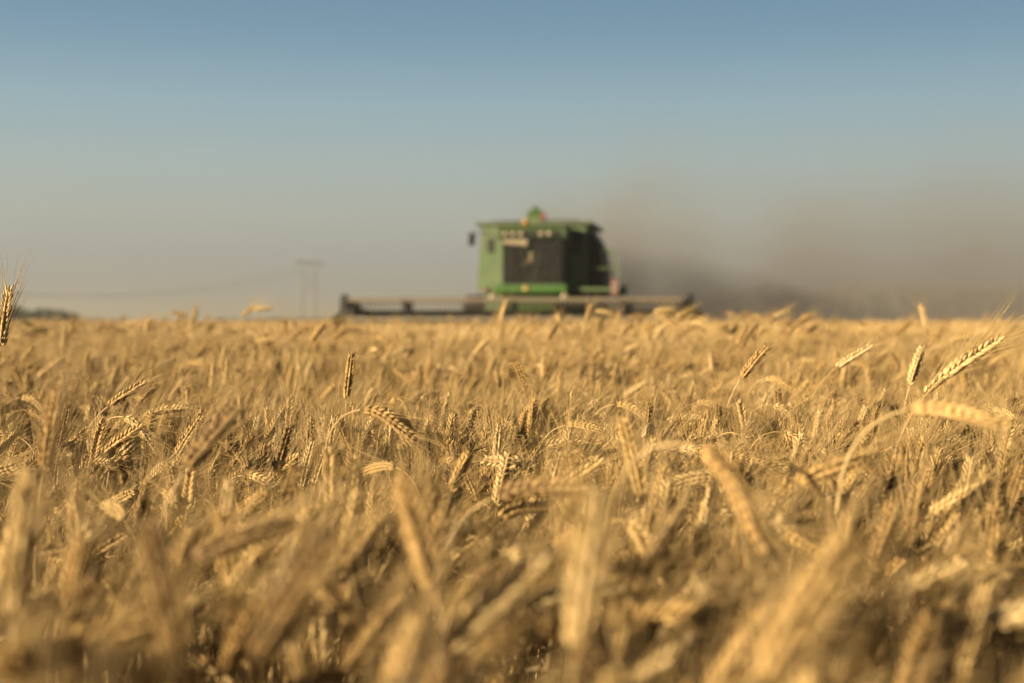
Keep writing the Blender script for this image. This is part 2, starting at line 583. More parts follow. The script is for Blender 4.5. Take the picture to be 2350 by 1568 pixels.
for px, py, Y, vi, az, lab in HEROES:
    P = at(px, py, Y)
    c = VARS[vi]['center']
    sz = P.z / c.z
    sx = min(1.15, max(.9, sz))
    a = R(az)
    off = Vector((c.x * math.cos(a) - c.y * math.sin(a), c.x * math.sin(a) + c.y * math.cos(a), 0)) * sx
    place_stalk(vi, (P.x - off.x, P.y - off.y, 0), a, (sx, sz), (0, 0), lab)
    hero_xy.append((P.x, P.y))

# --- everything else: the nearest in view are things of their own, the rest is the field
recs = []
for x, y, h in pts:
    vi = rng.choices(range(len(SPECS)), WEIGHTS)[0]
    az = rng.gauss(0, 1.15)
    s_ = rng.gauss(.945, .05) + h * .07
    tilt = (rng.gauss(0, .05), rng.gauss(.03, .05))
    top = VARS[vi]['ztop'] * s_
    cap_ = CAM_Z - (.15 if y < 4 else .10) - rng.uniform(0, .06)
    if top > cap_: s_ *= cap_ / top
    if s_ * VARS[vi]['center'].z > 1.0: s_ = rng.uniform(.9, 1.05) / VARS[vi]['center'].z
    recs.append((x, y, vi, az, s_, tilt))
def in_view(r):
    x, y, vi, az, s_, _ = r
    c = VARS[vi]['center']
    ex, ey, ez = x + c.x * math.cos(az) * s_, y + c.x * math.sin(az) * s_, c.z * s_
    if ey < .3: return None
    u, v = abs(ex / ey), (CAM_Z - ez) / ey
    return ey if (u < .37 and v < .27) else None
cand = sorted((d, i) for i, r in enumerate(recs) if (d := in_view(r)) is not None)
N_IND = 300 - len(HEROES)
ind = {i for d, i in cand[:N_IND]}
WHERE = ['in the front row', 'just behind the front row', 'nearest the sharp ears']
dists = [d for d, i in cand[:N_IND]]
for d, i in cand[:N_IND]:
    x, y, vi, az, s_, tilt = recs[i]
    pos = SPECS[vi][6]
    side = 'right' if math.cos(az) > .35 else ('left' if math.cos(az) < -.35 else ('away' if math.sin(az) > 0 else 'forward'))
    lr = x / y
    lab_side = 'far left' if lr < -.2 else 'left of centre' if lr < -.06 else 'near the centre line' if lr < .06 else 'right of centre' if lr < .2 else 'far right'
    wh = WHERE[0] if d < dists[len(dists) // 3] else WHERE[1] if d < dists[2 * len(dists) // 3] else WHERE[2]
    lean = {'upright': 'upright', 'leaning': 'leaning ' + side, 'bowed': 'bowed ' + side, 'nodding': 'nodding ' + side}[pos]
    place_stalk(vi, (x, y, 0), az, (s_, s_), tilt, f'blurred ear {lean}, {wh}, {lab_side}')

# --- the field: one object, its own mesh holds the kinds and the points
tv, tf, tm, tid = [], [], [], []
def put(mb, k):
    b = len(tv)
    tv.extend(mb.v); tf.extend(tuple(i + b for i in q) for q in mb.f); tm.extend(mb.m); tid.extend([k] * len(mb.v))
NK = 0
for v in VARS:
    j = MB()
    for q_ in [v['stem'], v['ear'], v['awns']] + v['leaves']:
        j.add(q_.v, q_.f, 0); j.m[-len(q_.m):] = q_.m
    put(j, NK); NK += 1
F0 = NK
for m_ in FILL: put(m_, NK); NK += 1
C0 = NK
for m_ in CLUMP: put(m_, NK); NK += 1
n_tv = len(tv)
P_, PK, PR, PS = [], [], [], []
for i, (x, y, vi, az, s_, tilt) in enumerate(recs):
    if i in ind: continue
    if any(abs(x - hx) < .03 and abs(y - hy) < .03 for hx, hy in hero_xy): continue
    P_.append((x, y, 0)); PK.append(vi); PR.append((tilt[0], tilt[1], az)); PS.append((s_, s_, s_))
for x, y, h in pts:
    if y < .7: continue
    if rng.random() < .2:
        P_.append((x + rng.uniform(-.03, .03), y, 0)); PK.append(F0 + rng.randrange(4)); PR.append((0, 0, rng.uniform(0, 6.28)))
        k = rng.uniform(.85, 1.08); PS.append((k, k, k))
def cut(x, y):
    lx, ly = to_local(x, y)
    return ly > -4.35 and abs(lx) < 4.75
def ring(y0, y1, step, kx, kz):
    y = y0
    while y < y1:
        hw = .5 * y + 3
        x = -hw
        while x < hw:
            px, py = x + rng.uniform(-.2, .2) * step, y + rng.uniform(-.2, .2) * step
            if not (cut(px, py) or cut(px - .6, py + .6) or cut(px + .6, py + .6)):
                P_.append((px, py, 0)); PK.append(C0 + rng.randrange(4)); PR.append((0, 0, rng.gauss(0, .5)))
                z = 1.025 * kz * (1 + .045 * low(px * .35, py * .35) + rng.gauss(0, .025))
                PS.append((kx, kx, z))
            x += step
        y += step
ring(NEAR_END + .5, 60, 1.05, 1.0, 1.0)
ring(60, 150, 2.6, 2.4, 1.0)
ring(150, 420, 7.0, 6.5, 1.0)
# a few tall stalks that break the skyline between six and twenty metres
for _ in range(480):
    y = rng.uniform(5, 28)
    x = rng.uniform(-.42, .42) * y
    if cut(x, y): continue
    vi = rng.choice([1, 3, 4, 5, 6, 7, 8, 9])
    k = rng.uniform(.85, .985 + .014 * y / 4) / VARS[vi]['center'].z
    P_.append((x, y, 0)); PK.append(vi); PR.append((0, 0, rng.gauss(0, .8))); PS.append((k, k, k))

for _ in range(70):     # a taller tuft of the crop between the viewer and the machine
    y = rng.uniform(5.5, 13)
    x = rng.uniform(-.02, .19) * y
    vi = rng.choice([1, 3, 5, 6, 7, 8, 9, 13])
    k = rng.uniform(.97, 1.05 + .004 * y) / VARS[vi]['ztop']
    P_.append((x, y, 0)); PK.append(vi); PR.append((0, 0, rng.gauss(0, .9))); PS.append((min(k, 1.15), min(k, 1.15), k))

me = bpy.data.meshes.new('wheat_field')
me.from_pydata(tv + P_, [], tf)
for m_ in WM: me.materials.append(m_)
me.polygons.foreach_set('material_index', tm)
me.polygons.foreach_set('use_smooth', [True] * len(tf))
def attr(name, typ, vals, comp):
    a = me.attributes.new(name, typ, 'POINT')
    a.data.foreach_set(comp, np.array(vals).ravel())
attr('kind_id', 'INT', tid + [-1] * len(P_), 'value')
attr('pick', 'INT', [-1] * n_tv + PK, 'value')
attr('turn', 'FLOAT_VECTOR', [(0, 0, 0)] * n_tv + PR, 'vector')
attr('size', 'FLOAT_VECTOR', [(1, 1, 1)] * n_tv + PS, 'vector')
me.update()
field = bpy.data.objects.new('wheat_field', me)
COL.objects.link(field)
tag(field, 'dense ripe golden wheat filling the whole field to the horizon', 'wheat field', kind='stuff')
ng = bpy.data.node_groups.new('wheat_stand', 'GeometryNodeTree')
ng.interface.new_socket('Geometry', in_out='INPUT', socket_type='NodeSocketGeometry')
ng.interface.new_socket('Geometry', in_out='OUTPUT', socket_type='NodeSocketGeometry')
gi, go = ng.nodes.new('NodeGroupInput'), ng.nodes.new('NodeGroupOutput')
def named(n, t):
    a = ng.nodes.new('GeometryNodeInputNamedAttribute')
    a.data_type = t
    a.inputs['Name'].default_value = n
    return [o for o in a.outputs if o.enabled and o.name == 'Attribute'][0]
aK, aP, aT, aS = named('kind_id', 'INT'), named('pick', 'INT'), named('turn', 'FLOAT_VECTOR'), named('size', 'FLOAT_VECTOR')
er_ = ng.nodes.new('FunctionNodeEulerToRotation')
ng.links.new(aT, er_.inputs[0])
jn = ng.nodes.new('GeometryNodeJoinGeometry')
def split(attr_out, k):
    c = ng.nodes.new('FunctionNodeCompare')
    c.data_type, c.operation = 'INT', 'EQUAL'
    ia, ib = [s_ for s_ in c.inputs if s_.enabled][:2]
    ng.links.new(attr_out, ia)
    ib.default_value = k
    sp = ng.nodes.new('GeometryNodeSeparateGeometry')
    sp.domain = 'POINT'
    ng.links.new(gi.outputs[0], sp.inputs[0])
    ng.links.new(c.outputs[0], sp.inputs['Selection'])
    return sp.outputs[0]
for k in range(NK):
    ip = ng.nodes.new('GeometryNodeInstanceOnPoints')
    ng.links.new(split(aP, k), ip.inputs['Points'])
    ng.links.new(split(aK, k), ip.inputs['Instance'])
    ng.links.new(er_.outputs[0], ip.inputs['Rotation'])
    ng.links.new(aS, ip.inputs['Scale'])
    ng.links.new(ip.outputs[0], jn.inputs[0])
ng.links.new(jn.outputs[0], go.inputs[0])
md = field.modifiers.new('stand', 'NODES')
md.node_group = ng

# far canopy of the crop, from 120 m to the horizon, a crumpled sheet at ear height
far = MB()
rows = [120 * 1.12 ** i for i in range(38)]
ncol = 140
for y in rows:
    for j in range(ncol + 1):
        x = (j / ncol - .5) * (1.3 * y + 40)
        far.v.append((x, y, .72 + .07 * low(x * .11, y * .13)))
for i in range(len(rows) - 1):
    for j in range(ncol):
        q = i * (ncol + 1) + j
        far.f.append((q, q + 1, q + ncol + 2, q + ncol + 1)); far.m.append(0)
M_FAR = bsdf('far_wheat', (0.3312, 0.2160, 0.0792), .8, noise=1.5, var=.3, bump=.8)
tag(far.build('far_field', M_FAR), kind='structure')

# ------------------------------------------------------------------ combine harvester
GREEN = bsdf('green_paint', (.023, .051, .0066), .5, noise=3, var=.28, dust=.14)
GREEN2 = bsdf('green_paint_bright', (0.0225, 0.0645, 0.0083), .32, noise=3, var=.1, dust=.06)
DKG = bsdf('dark_green_paint', (0.0210, 0.0385, 0.0126), .5, noise=4, dust=.2)
DARK = bsdf('dark_steel', (.0065, .0058, .0048), .65, noise=6, var=.3, dust=.04, spec=.25)
BLACK = bsdf('black_plastic', (.0045, .0045, .0045), .55, noise=6, dust=.03, spec=.25)
RUBBER = bsdf('tyre_rubber', (.008, .0075, .007), .85, noise=8, dust=.15, spec=.2)
YELLOW = bsdf('yellow_paint', (0.2046, 0.1240, 0.0174), .4, noise=4, dust=.2)
AMBER = bsdf('amber_plastic', (0.2232, 0.1178, 0.0186), .3, noise=4)
RED = bsdf('red_plastic', (.11, .028, .016), .35, noise=4)
WHITE = bsdf('white_paint', (.10, .09, .08), .5, noise=4, dust=.2)
LAMP = bsdf('lamp_lens', (.15, .12, .075), .3, noise=6)
TAN = bsdf('reel_bat_metal', (.055, .040, .021), .6, noise=5, dust=.12)
CREAM = bsdf('cream_plastic', (.16, .125, .078), .6, noise=5)
INTER = bsdf('cab_trim', (.022, .018, .014), .8, noise=5)
WOODY = bsdf('brown_cab_trim', (.12, .08, .045), .7, noise=7, var=.4)
GREY = bsdf('galvanised_steel', (0.1800, 0.1740, 0.1620), .5, metal=.3, noise=6, dust=.3)

def glass_mat(name, tint=(.80, .76, .66)):
    m = bpy.data.materials.new(name)
    m.use_nodes = True
    t = m.node_tree
    t.nodes.clear()
    o = t.nodes.new('ShaderNodeOutputMaterial')
    tr = t.nodes.new('ShaderNodeBsdfTransparent'); tr.inputs[0].default_value = (*tint, 1)
    gl = t.nodes.new('ShaderNodeBsdfGlossy'); gl.inputs['Roughness'].default_value = .04
    fr = t.nodes.new('ShaderNodeFresnel'); fr.inputs[0].default_value = 1.5
    nz = t.nodes.new('ShaderNodeTexNoise'); nz.inputs['Scale'].default_value = 3
    df = t.nodes.new('ShaderNodeBsdfDiffuse'); df.inputs[0].default_value = (.2, .16, .10, 1)
    mp = t.nodes.new('ShaderNodeMapRange')
    mp.inputs['To Min'].default_value, mp.inputs['To Max'].default_value = .0, .035
    t.links.new(nz.outputs['Fac'], mp.inputs['Value'])
    m1 = t.nodes.new('ShaderNodeMixShader'); m2 = t.nodes.new('ShaderNodeMixShader')
    t.links.new(fr.outputs[0], m1.inputs[0]); t.links.new(tr.outputs[0], m1.inputs[1]); t.links.new(gl.outputs[0], m1.inputs[2])
    t.links.new(mp.outputs[0], m2.inputs[0]); t.links.new(m1.outputs[0], m2.inputs[1]); t.links.new(df.outputs[0], m2.inputs[2])
    t.links.new(m2.outputs[0], o.inputs['Surface'])
    return m
GLASS = glass_mat('dusty_tinted_glass')

CH = empty('combine_harvester', ROOT, YAW)
tag(CH, 'green combine harvester facing the viewer with a wide reel header in the wheat', 'combine harvester')

# lower hull and threshing body
hull = MB()
hull.prism([(-.9, 1.05), (4.6, .95), (5.6, 1.5), (5.6, 2.35), (4.9, 2.9), (-.25, 2.9), (-.25, 1.7), (-.9, 1.7)], -1.22, 1.22)
H_ = hull.build('body', GREEN, CH)
sp = MB()
for sx in (-1, 1):
    sp.box((sx * 1.235, .9, 2.2), (.03, 1.9, 1.0), bev=.012)
    sp.box((sx * 1.235, 3.1, 2.0), (.03, 2.1, 1.3), bev=.012)
sp.build('side_panel', GREEN, H_)
vt = MB()
for sx in (-1, 1):
    for k in range(7):
        vt.box((sx * 1.262, 3.2, 1.75 + k * .09), (.02, 1.2, .045), rot=(0, .5 * sx, 0))
vt.build('cooling_louver', DARK, H_)
# grain tank, flared above the body, with rim
tank = MB()
tz0, tz1 = 2.86, 3.56
def frus(mb, x0, x1, y0, y1, z0, X0, X1, Y0, Y1, z1, mi=0):
    v = [(x0, y0, z0), (x1, y0, z0), (x1, y1, z0), (x0, y1, z0), (X0, Y0, z1), (X1, Y0, z1), (X1, Y1, z1), (X0, Y1, z1)]
    mb.add(v, [(3, 2, 1, 0), (4, 5, 6, 7), (0, 1, 5, 4), (1, 2, 6, 5), (2, 3, 7, 6), (3, 0, 4, 7)], mi)
frus(tank, -1.36, 1.36, -.32, 2.6, 2.903, -1.41, 1.36, -.36, 2.7, tz1)
T_ = tank.build('grain_tank', GREEN, CH)
rim = MB()
for c, d in (((0, -.44, 3.60), (3.10, .18, .10)), ((0, 2.74, 3.60), (3.10, .14, .10)), ((-1.47, 1.15, 3.60), (.16, 3.0, .098)), ((1.47, 1.15, 3.60), (.16, 3.0, .098))):
    rim.box(c, d, bev=.02)
rim.build('rim', DKG, T_)
lid = MB()
frus(lid, -1.38, 1.38, -.34, 2.66, 3.645, -1.1, 1.1, .1, 2.2, 3.72)
lid.build('tank_cover', DARK, T_)
# filler auger head standing above the tank with its reflector
fa = MB()
fa.prism([(-.30, 3.66), (-.26, 3.80), (-.10, 3.97), (.10, 3.97), (.6, 3.72), (.6, 3.66)], -.20, .16)
fa.tube([(-.02, -.05, 3.9), (-.02, .05, 4.0), (-.02, .2, 4.03)], [.10, .10, .05], n=10)
A_ = fa.build('filler_auger', GREEN, CH)
rf = MB(); rf.prism([(-.33, 3.70), (-.31, 3.90), (-.05, 3.90), (-.05, 3.70)], .163, .27)
rf.build('reflector', RED, A_)
# front bulkhead beside the cab: left panel with small window, right panel
lp = MB()
pol = [(-1.40, 3.555), (-.66, 3.555), (-.66, 1.80), (-1.50, 1.80), (-1.52, 1.95)]
lp.add([(x, -.42, z) for x, z in pol] + [(x, -.24, z) for x, z in pol], [tuple(range(4, -1, -1)), tuple(range(5, 10))] + [(i, (i + 1) % 5, 5 + (i + 1) % 5, 5 + i) for i in range(5)])
L_ = lp.build('front_panel', GREEN, CH)
wf = MB(); wf.box((-1.16, -.425, 3.02), (.23, .05, .42), bev=.02)
wfo = wf.build('window_frame', GREEN, L_)
wp = MB(); wp.box((-1.16, -.445, 3.02), (.16, .03, .34), bev=.008)
wp.build('window', BLACK, L_)
rp_ = MB(); rp_.prism([(-.40, 1.80), (-.33, 3.55), (-.26, 3.55), (-.26, 1.80)], .96, 1.36)
R2 = rp_.build('front_panel', GREEN, CH)
rv = MB(); rv.box((1.15, -.372, 3.08), (.26, .05, .6), rot=(R(-2), 0, 0), bev=.03)
rv.build('air_intake', BLACK, R2)
# cab
CX0, CX1, CY0, CY1, CZ0, CZ1 = -.64, .92, -1.62, -.42, 1.99, 3.14
cab = MB()
cab.box((.14, -1.02, 1.985), (1.56, 1.2, .09), bev=.015)              # floor
for x in (CX0 + .035, CX1 - .035):
    cab.box((x, CY0 + .04, 2.565), (.07, .08, 1.07), bev=.015)       # front pillars
    cab.box((x, CY1 - .05, 2.565), (.07, .1, 1.07), bev=.015)        # rear pillars
cab.box((.14, CY1 + .03, 2.57), (1.42, .04, 1.06), bev=.01)          # rear wall
CAB = cab.build('cab', BLACK, CH)
rb = MB()
rb.prism([(-1.86, 3.13), (-1.92, 3.20), (-1.90, 3.34), (-1.70, 3.45), (-.45, 3.48), (-.45, 3.13)], -.72, 1.0)
rb.build('roof', GREEN, CAB)
rd = MB(); rd.box((.14, -1.925, 3.24), (1.56, .045, .17), rot=(R(8), 0, 0), bev=.015)
rd.build('light_bar', BLACK, CAB)
ws = MB(); ws.prism([(CY0 - .012, 2.035), (CY0 - .012, 3.12), (CY0 - .002, 3.12), (CY0 - .002, 2.035)], CX0 + .02, CX1 - .02)
ws.build('windscreen', GLASS, CAB)
for x in (CX0 - .004, CX1 + .004):
    sw = MB(); sw.box((x, -1.02, 2.58), (.008, .98, 1.06))
    sw.build('side_window', GLASS, CAB)
dr = MB()
for d_ in (((.955, -1.02, 2.03), (.035, 1.06, .06)), ((.955, -1.02, 3.1), (.035, 1.06, .05)), ((.955, -1.53, 2.565), (.035, .05, 1.0)), ((.955, -.5, 2.565), (.035, .05, 1.0))):
    dr.box(*d_, bev=.008)
DO = dr.build('door', GREEN, CAB)
dh = MB(); dh.tube([(.985, -.62, 2.25), (1.01, -.62, 2.27), (1.01, -.62, 2.43), (.985, -.62, 2.45)], .012, n=6)
dh.build('door_handle', BLACK, CAB)
st = MB()
st.box((.10, -.88, 2.20), (.46, .46, .10), bev=.04)
st.box((.10, -.64, 2.52), (.44, .1, .56), rot=(R(-8), 0, 0), bev=.04)
st.box((.10, -.88, 2.09), (.2, .24, .12))
st.build('seat', INTER, CAB)
sw = MB()
a_ = [(.14 + .19 * math.cos(k * math.pi / 8), -1.28 + .06 * math.sin(k * math.pi / 8), 2.66 + .17 * math.sin(k * math.pi / 8)) for k in range(17)]
sw.tube(a_, .014, n=6, caps=False)
sw.tube([(.14, -1.28, 2.66), (.14, -1.4, 2.05)], .03, n=8)
sw.tube([(-.05, -1.28, 2.66), (.33, -1.28, 2.66)], .012, n=6)
sw.build('steering_wheel', BLACK, CAB)
co = MB()
co.box((.56, -.95, 2.36), (.22, .7, .55), bev=.03)
co.box((.58, -1.33, 2.78), (.2, .05, .26), rot=(0, 0, R(-20)), bev=.015)
co.box((-.45, -.75, 2.25), (.24, .5, .4), bev=.03)
co.build('console', WOODY, CAB)
cu = MB(); cu.prism([(CY1 - .02, 2.06), (CY1 - .06, 2.06), (CY1 - .05, 2.7), (CY1 - .02, 2.7)], -.4, .7)
cu.build('rear_lining', WOODY, CAB)
wi = MB(); wi.tube([(.14, -1.65, 2.06), (.3, -1.65, 2.6), (.33, -1.65, 2.72)], .008, n=5); wi.box((.3, -1.645, 2.62), (.015, .012, .5), rot=(0, R(12), 0))
wi.build('wiper', BLACK, CAB)
# roof lights
for x in (-.50, -.30, -.10, .42, .62):
    l = MB()
    l.lathe([(.0, 0), (.065, 0), (.07, .02), (.07, .05), (.045, .08), (.0, .08)], Matrix.Translation((x, -2.0, 3.235)) @ Matrix.Rotation(R(-90 + 8), 4, 'X'), n=14)
    l.build('roof_light', LAMP, CH, True)
vz = MB(); vz.box((-.27, -1.80, 3.06), (.62, .03, .20), rot=(R(-25), R(6), 0), bev=.01)
vz.build('sun_visor', CREAM, CAB)
# beacon
be = MB()
be.lathe([(.05, 0), (.05, .05), (.078, .05), (.085, .12), (.07, .18), (.03, .20)], Matrix.Translation((-.04, -1.60, 3.447)), n=14)
be.build('beacon', AMBER, CH, True)
# mirror on a long arm
mi_ = MB(); mi_.box((-1.42, -1.72, 3.13), (.17, .06, .33), rot=(0, R(4), R(10)), bev=.025)
MI = mi_.build('mirror', BLACK, CH)
ma = MB(); ma.tube([(-.72, -1.66, 3.22), (-1.2, -1.72, 3.30), (-1.42, -1.70, 3.28), (-1.42, -1.69, 3.15)], .012, n=6)
ma.build('mirror_arm', BLACK, MI)
# front beam with badge and lamps
fb = MB()
fb.prism([(-1.70, 1.74), (-1.76, 1.80), (-1.76, 1.93), (-1.70, 1.965), (-.42, 1.965), (-.42, 1.74)], -.78, 1.02)
FB = fb.build('front_beam', GREEN2, CH)
bd = MB(); bd.lathe([(0, 0), (.075, 0), (.08, .006), (.075, .018), (0, .02)], Matrix.Translation((-.01, -1.76, 1.862)) @ Matrix.Rotation(R(90), 4, 'X'), n=20)
bd.build('badge', YELLOW, FB, True)
for sx, x0, x1 in ((-1, -1.16, -.782), (1, 1.022, 1.30)):
    b2 = MB(); b2.prism([(-.95, 1.70), (-1.0, 1.78), (-.95, 1.9), (-.42, 1.9), (-.42, 1.70)], x0, x1)
    b2.build('fender_step', GREEN, CH)
for x in (-.86, .98):
    l = MB()
    l.lathe([(0, 0), (.085, 0), (.095, .02), (.09, .06), (.05, .1), (0, .1)], Matrix.Translation((x, -1.80, 1.655)) @ Matrix.Rotation(R(-90), 4, 'X'), n=16)
    l.build('headlight', LAMP, CH, True)
ml = MB(); ml.box((-1.17, -1.02, 1.84), (.09, .05, .13), bev=.015)
ml.build('marker_light', RED, CH)
# access platform, ladder, handrail, warning plate
pf = MB()
pf.box((1.62, -.95, 1.84), (1.28, .9, .09), bev=.015)
pf.build('platform', GREEN, CH)
ld = MB()
for yy in (-1.22, -.76):
    ld.tube([(2.2, yy, 1.88), (2.42, yy, 1.3), (2.46, yy, .75)], .022, n=6)
for k in range(5):
    z = .8 + k * .24
    ld.box((2.3 + (1.9 - z) * .13, -.99, z), (.16, .46, .03), bev=.005)
ld.build('ladder', DARK, CH)
hr = MB()
hr.tube([(1.42, -.5, 1.88), (1.42, -.5, 2.8), (1.50, -.55, 2.88), (1.9, -.9, 2.88), (2.16, -1.25, 2.80), (2.3, -1.36, 2.5), (2.38, -1.36, 1.9), (2.34, -1.36, 1.86)], .024, n=8)
hr.tube([(1.42, -.5, 2.4), (1.85, -.9, 2.4), (2.31, -1.36, 2.4)], .016, n=6)
hr.build('handrail', GREEN, CH)
wpz = [(WHITE, 0), (RED, 1)]
wpl = MB()
for k in range(5):
    wpl.box((2.22, -1.43, 1.755 + k * .075), (.17, .02, .0748), mi=k % 2 == 0)
wpl.build('warning_plate', [WHITE, RED], CH)
tbx = MB(); tbx.box((2.42, -1.10, 1.82), (.18, .3, .26), bev=.03)
tbx.build('tool_box', GREEN, CH)
# unloading auger folded back along the side
ua = MB()
ua.tube([(1.45, 2.5, 3.0), (1.15, 5.0, 3.15)], [.17, .16], n=14)
ua.tube([(1.15, 5.0, 3.15), (1.12, 5.3, 3.1), (1.11, 5.4, 2.9)], [.17, .16, .15], n=12)
ua.build('unloading_auger', DARK, CH, True)
sh = MB()
pol = [(1.3, 3.42), (1.50, 3.40), (1.70, 3.0), (1.78, 2.4), (1.78, 1.75), (1.3, 1.75)]
sh.add([(x, .2, z) for x, z in pol] + [(x, 2.4, z) for x, z in pol], [tuple(range(6)), tuple(range(11, 5, -1))] + [(i, 6 + i, 6 + (i + 1) % 6, (i + 1) % 6) for i in range(6)])
sh.build('shaded_side_box', DARK, CH)  # dark box along the machine's side, its shade put into the colour
# engine hood and chopper at the rear
eh = MB(); eh.box((0, 3.9, 3.15), (2.2, 2.2, .5), bev=.08)
eh.build('engine_hood', GREEN, CH)
ex = MB(); ex.tube([(.7, 3.6, 3.4), (.7, 3.6, 3.72)], .06, n=10); ex.build('exhaust_pipe', DARK, CH)
ck = MB(); ck.prism([(5.3, .9), (6.0, .8), (6.2, 1.6), (5.62, 2.0), (5.62, 1.5)], -1.0, 1.0)
ck.build('straw_chopper', DARK, CH)
ax = MB(); ax.tube([(-1.3, 0, .88), (1.3, 0, .88)], .16, n=12); ax.tube([(-1.2, 4.4, .62), (1.2, 4.4, .62)], .1, n=10); ax.box((0, 2.2, .93), (1.1, 4.6, .26))
ax.build('axle', DARK, CH)
def wheel(x, y, r, w, name):
    M = Matrix.Translation((x, y, r)) @ Matrix.Rotation(R(90), 4, 'Y')
    t = MB()
    t.lathe([(r * .56, -w / 2), (r * .80, -w / 2), (r * .93, -w * .46), (r * .97, -w * .3), (r * .97, w * .3), (r * .93, w * .46), (r * .80, w / 2), (r * .56, w / 2)], M, n=36)
    nl = 20
    for k in range(nl):                                     # lugs
        for sg in (-1, 1):
            a = 2 * math.pi * (k + (.5 if sg > 0 else 0)) / nl
            M2 = M @ Matrix.Rotation(a, 4, 'Z') @ Matrix.Translation((r * .985, 0, sg * w * .24)) @ Matrix.Rotation(sg * R(35), 4, 'X')
            hx, hy, hz = r * .03, r * .04, w * .27
            t.add([(sx * hx, sy * hy, sz * hz) for sz in (-1, 1) for sy in (-1, 1) for sx in (-1, 1)],
                  [(0, 2, 3, 1), (4, 5, 7, 6), (0, 1, 5, 4), (2, 6, 7, 3), (0, 4, 6, 2), (1, 3, 7, 5)], 0, M2)
    ri = MB()
    ri.lathe([(0, -w * .2), (r * .2, -w * .22), (r * .5, -w * .34), (r * .57, -w * .49), (r * .57, w * .49), (r * .5, w * .34), (r * .2, w * .22), (0, w * .2)], M, n=28)
    W_ = empty(name, (0, 0, 0)); W_.parent = CH
    t.build('tyre', RUBBER, W_)
    ri.build('rim', YELLOW, W_)
for sx in (-1, 1):
    wheel(sx * 1.55, 0, .86, .66, 'front_wheel')
    wheel(sx * 1.42, 4.4, .6, .42, 'rear_wheel')
# feeder house
fh = MB()
fh.prism([(-.6, 1.1), (-.6, 1.72), (-1.4, 1.68), (-2.95, 1.02), (-2.95, .38), (-1.2, .7)], -.62, .72)
fh.build('feeder_house', GREEN, CH)

# header
hd = MB()
HW = HALF_HEAD
hd.box((0, -2.98, .70), (2 * HW, .06, .94), bev=.012)               # back sheet
hd.tube([(-HW, -3.02, 1.22), (HW, -3.02, 1.22)], .075, n=8)          # top beam
hd.prism([(-2.95, .2), (-4.35, .12), (-4.35, .16), (-2.95, .26)], -HW, HW)   # floor pan
HD = hd.build('header', DARK, CH)
kn = MB()
for k in range(115):
    x = -HW + .05 + k * (2 * HW - .1) / 114
    kn.add([(x - .025, -4.35, .14), (x + .025, -4.35, .14), (x, -4.47, .135), (x - .025, -4.35, .16), (x + .025, -4.35, .16), (x, -4.47, .14)],
           [(0, 2, 1), (3, 4, 5), (0, 1, 4, 3), (1, 2, 5, 4), (2, 0, 3, 5)])
kn.build('cutter_bar', GREY, HD)
au = MB()
au.tube([(-HW + .1, -3.35, .55), (HW - .1, -3.35, .55)], .16, n=12)
N = 420
for k in range(N):
    x0, x1 = -HW + .12 + (2 * HW - .24) * k / N, -HW + .12 + (2 * HW - .24) * (k + 1) / N
    s0 = 1 if (x0 + x1) < 0 else -1
    def hp(x, r): a = s0 * x / .55 * 2 * math.pi; return (x, -3.35 + r * math.cos(a), .55 + r * math.sin(a))
    au.add([hp(x0, .15), hp(x0, .29), hp(x1, .29), hp(x1, .15)], [(0, 1, 2, 3)])
au.build('feed_auger', GREY, HD)
# reel
RY, RZ, RR = -3.75, 1.085, .53
rt = MB(); rt.tube([(-HW + .2, RY, RZ), (HW - .2, RY, RZ)], .085, n=12)
rt.build('reel_tube', DARK, HD)
for k in range(6):
    a = R(30 + 60 * k)
    by, bz = RY + RR * math.sin(a), RZ + RR * math.cos(a)
    b = MB()
    b.box((0, by, bz), (2 * HW - .5, .035, .10), bev=.01)
    n = 70
    for j in range(n):
        x = -HW + .3 + j * (2 * HW - .6) / (n - 1)
        b.tube([(x, by, bz - .03), (x, by - .012, bz - .10), (x, by - .05, bz - .20)], [.017, .015, .011], n=4)
    b.build('reel_bat', TAN, HD)
for x in (-HW + .28, -2.66, 0, 2.66, HW - .28):
    s_ = MB()
    for k in range(6):
        a, a2 = R(30 + 60 * k), R(90 + 60 * k)
        p, q = (x, RY + RR * math.sin(a), RZ + RR * math.cos(a)), (x, RY + RR * math.sin(a2), RZ + RR * math.cos(a2))
        s_.tube([(x, RY, RZ), p], .024, n=5)
        s_.tube([p, q], .016, n=5)
    s_.build('reel_spider', DARK, HD)
for x in (-2.72, 2.72):
    s_ = MB(); s_.box((x, -3.2, 1.33), (.16, .10, .38), bev=.02); s_.box((x, -3.45, 1.5), (.08, .7, .09), bev=.015)
    s_.build('reel_post', DARK, HD)
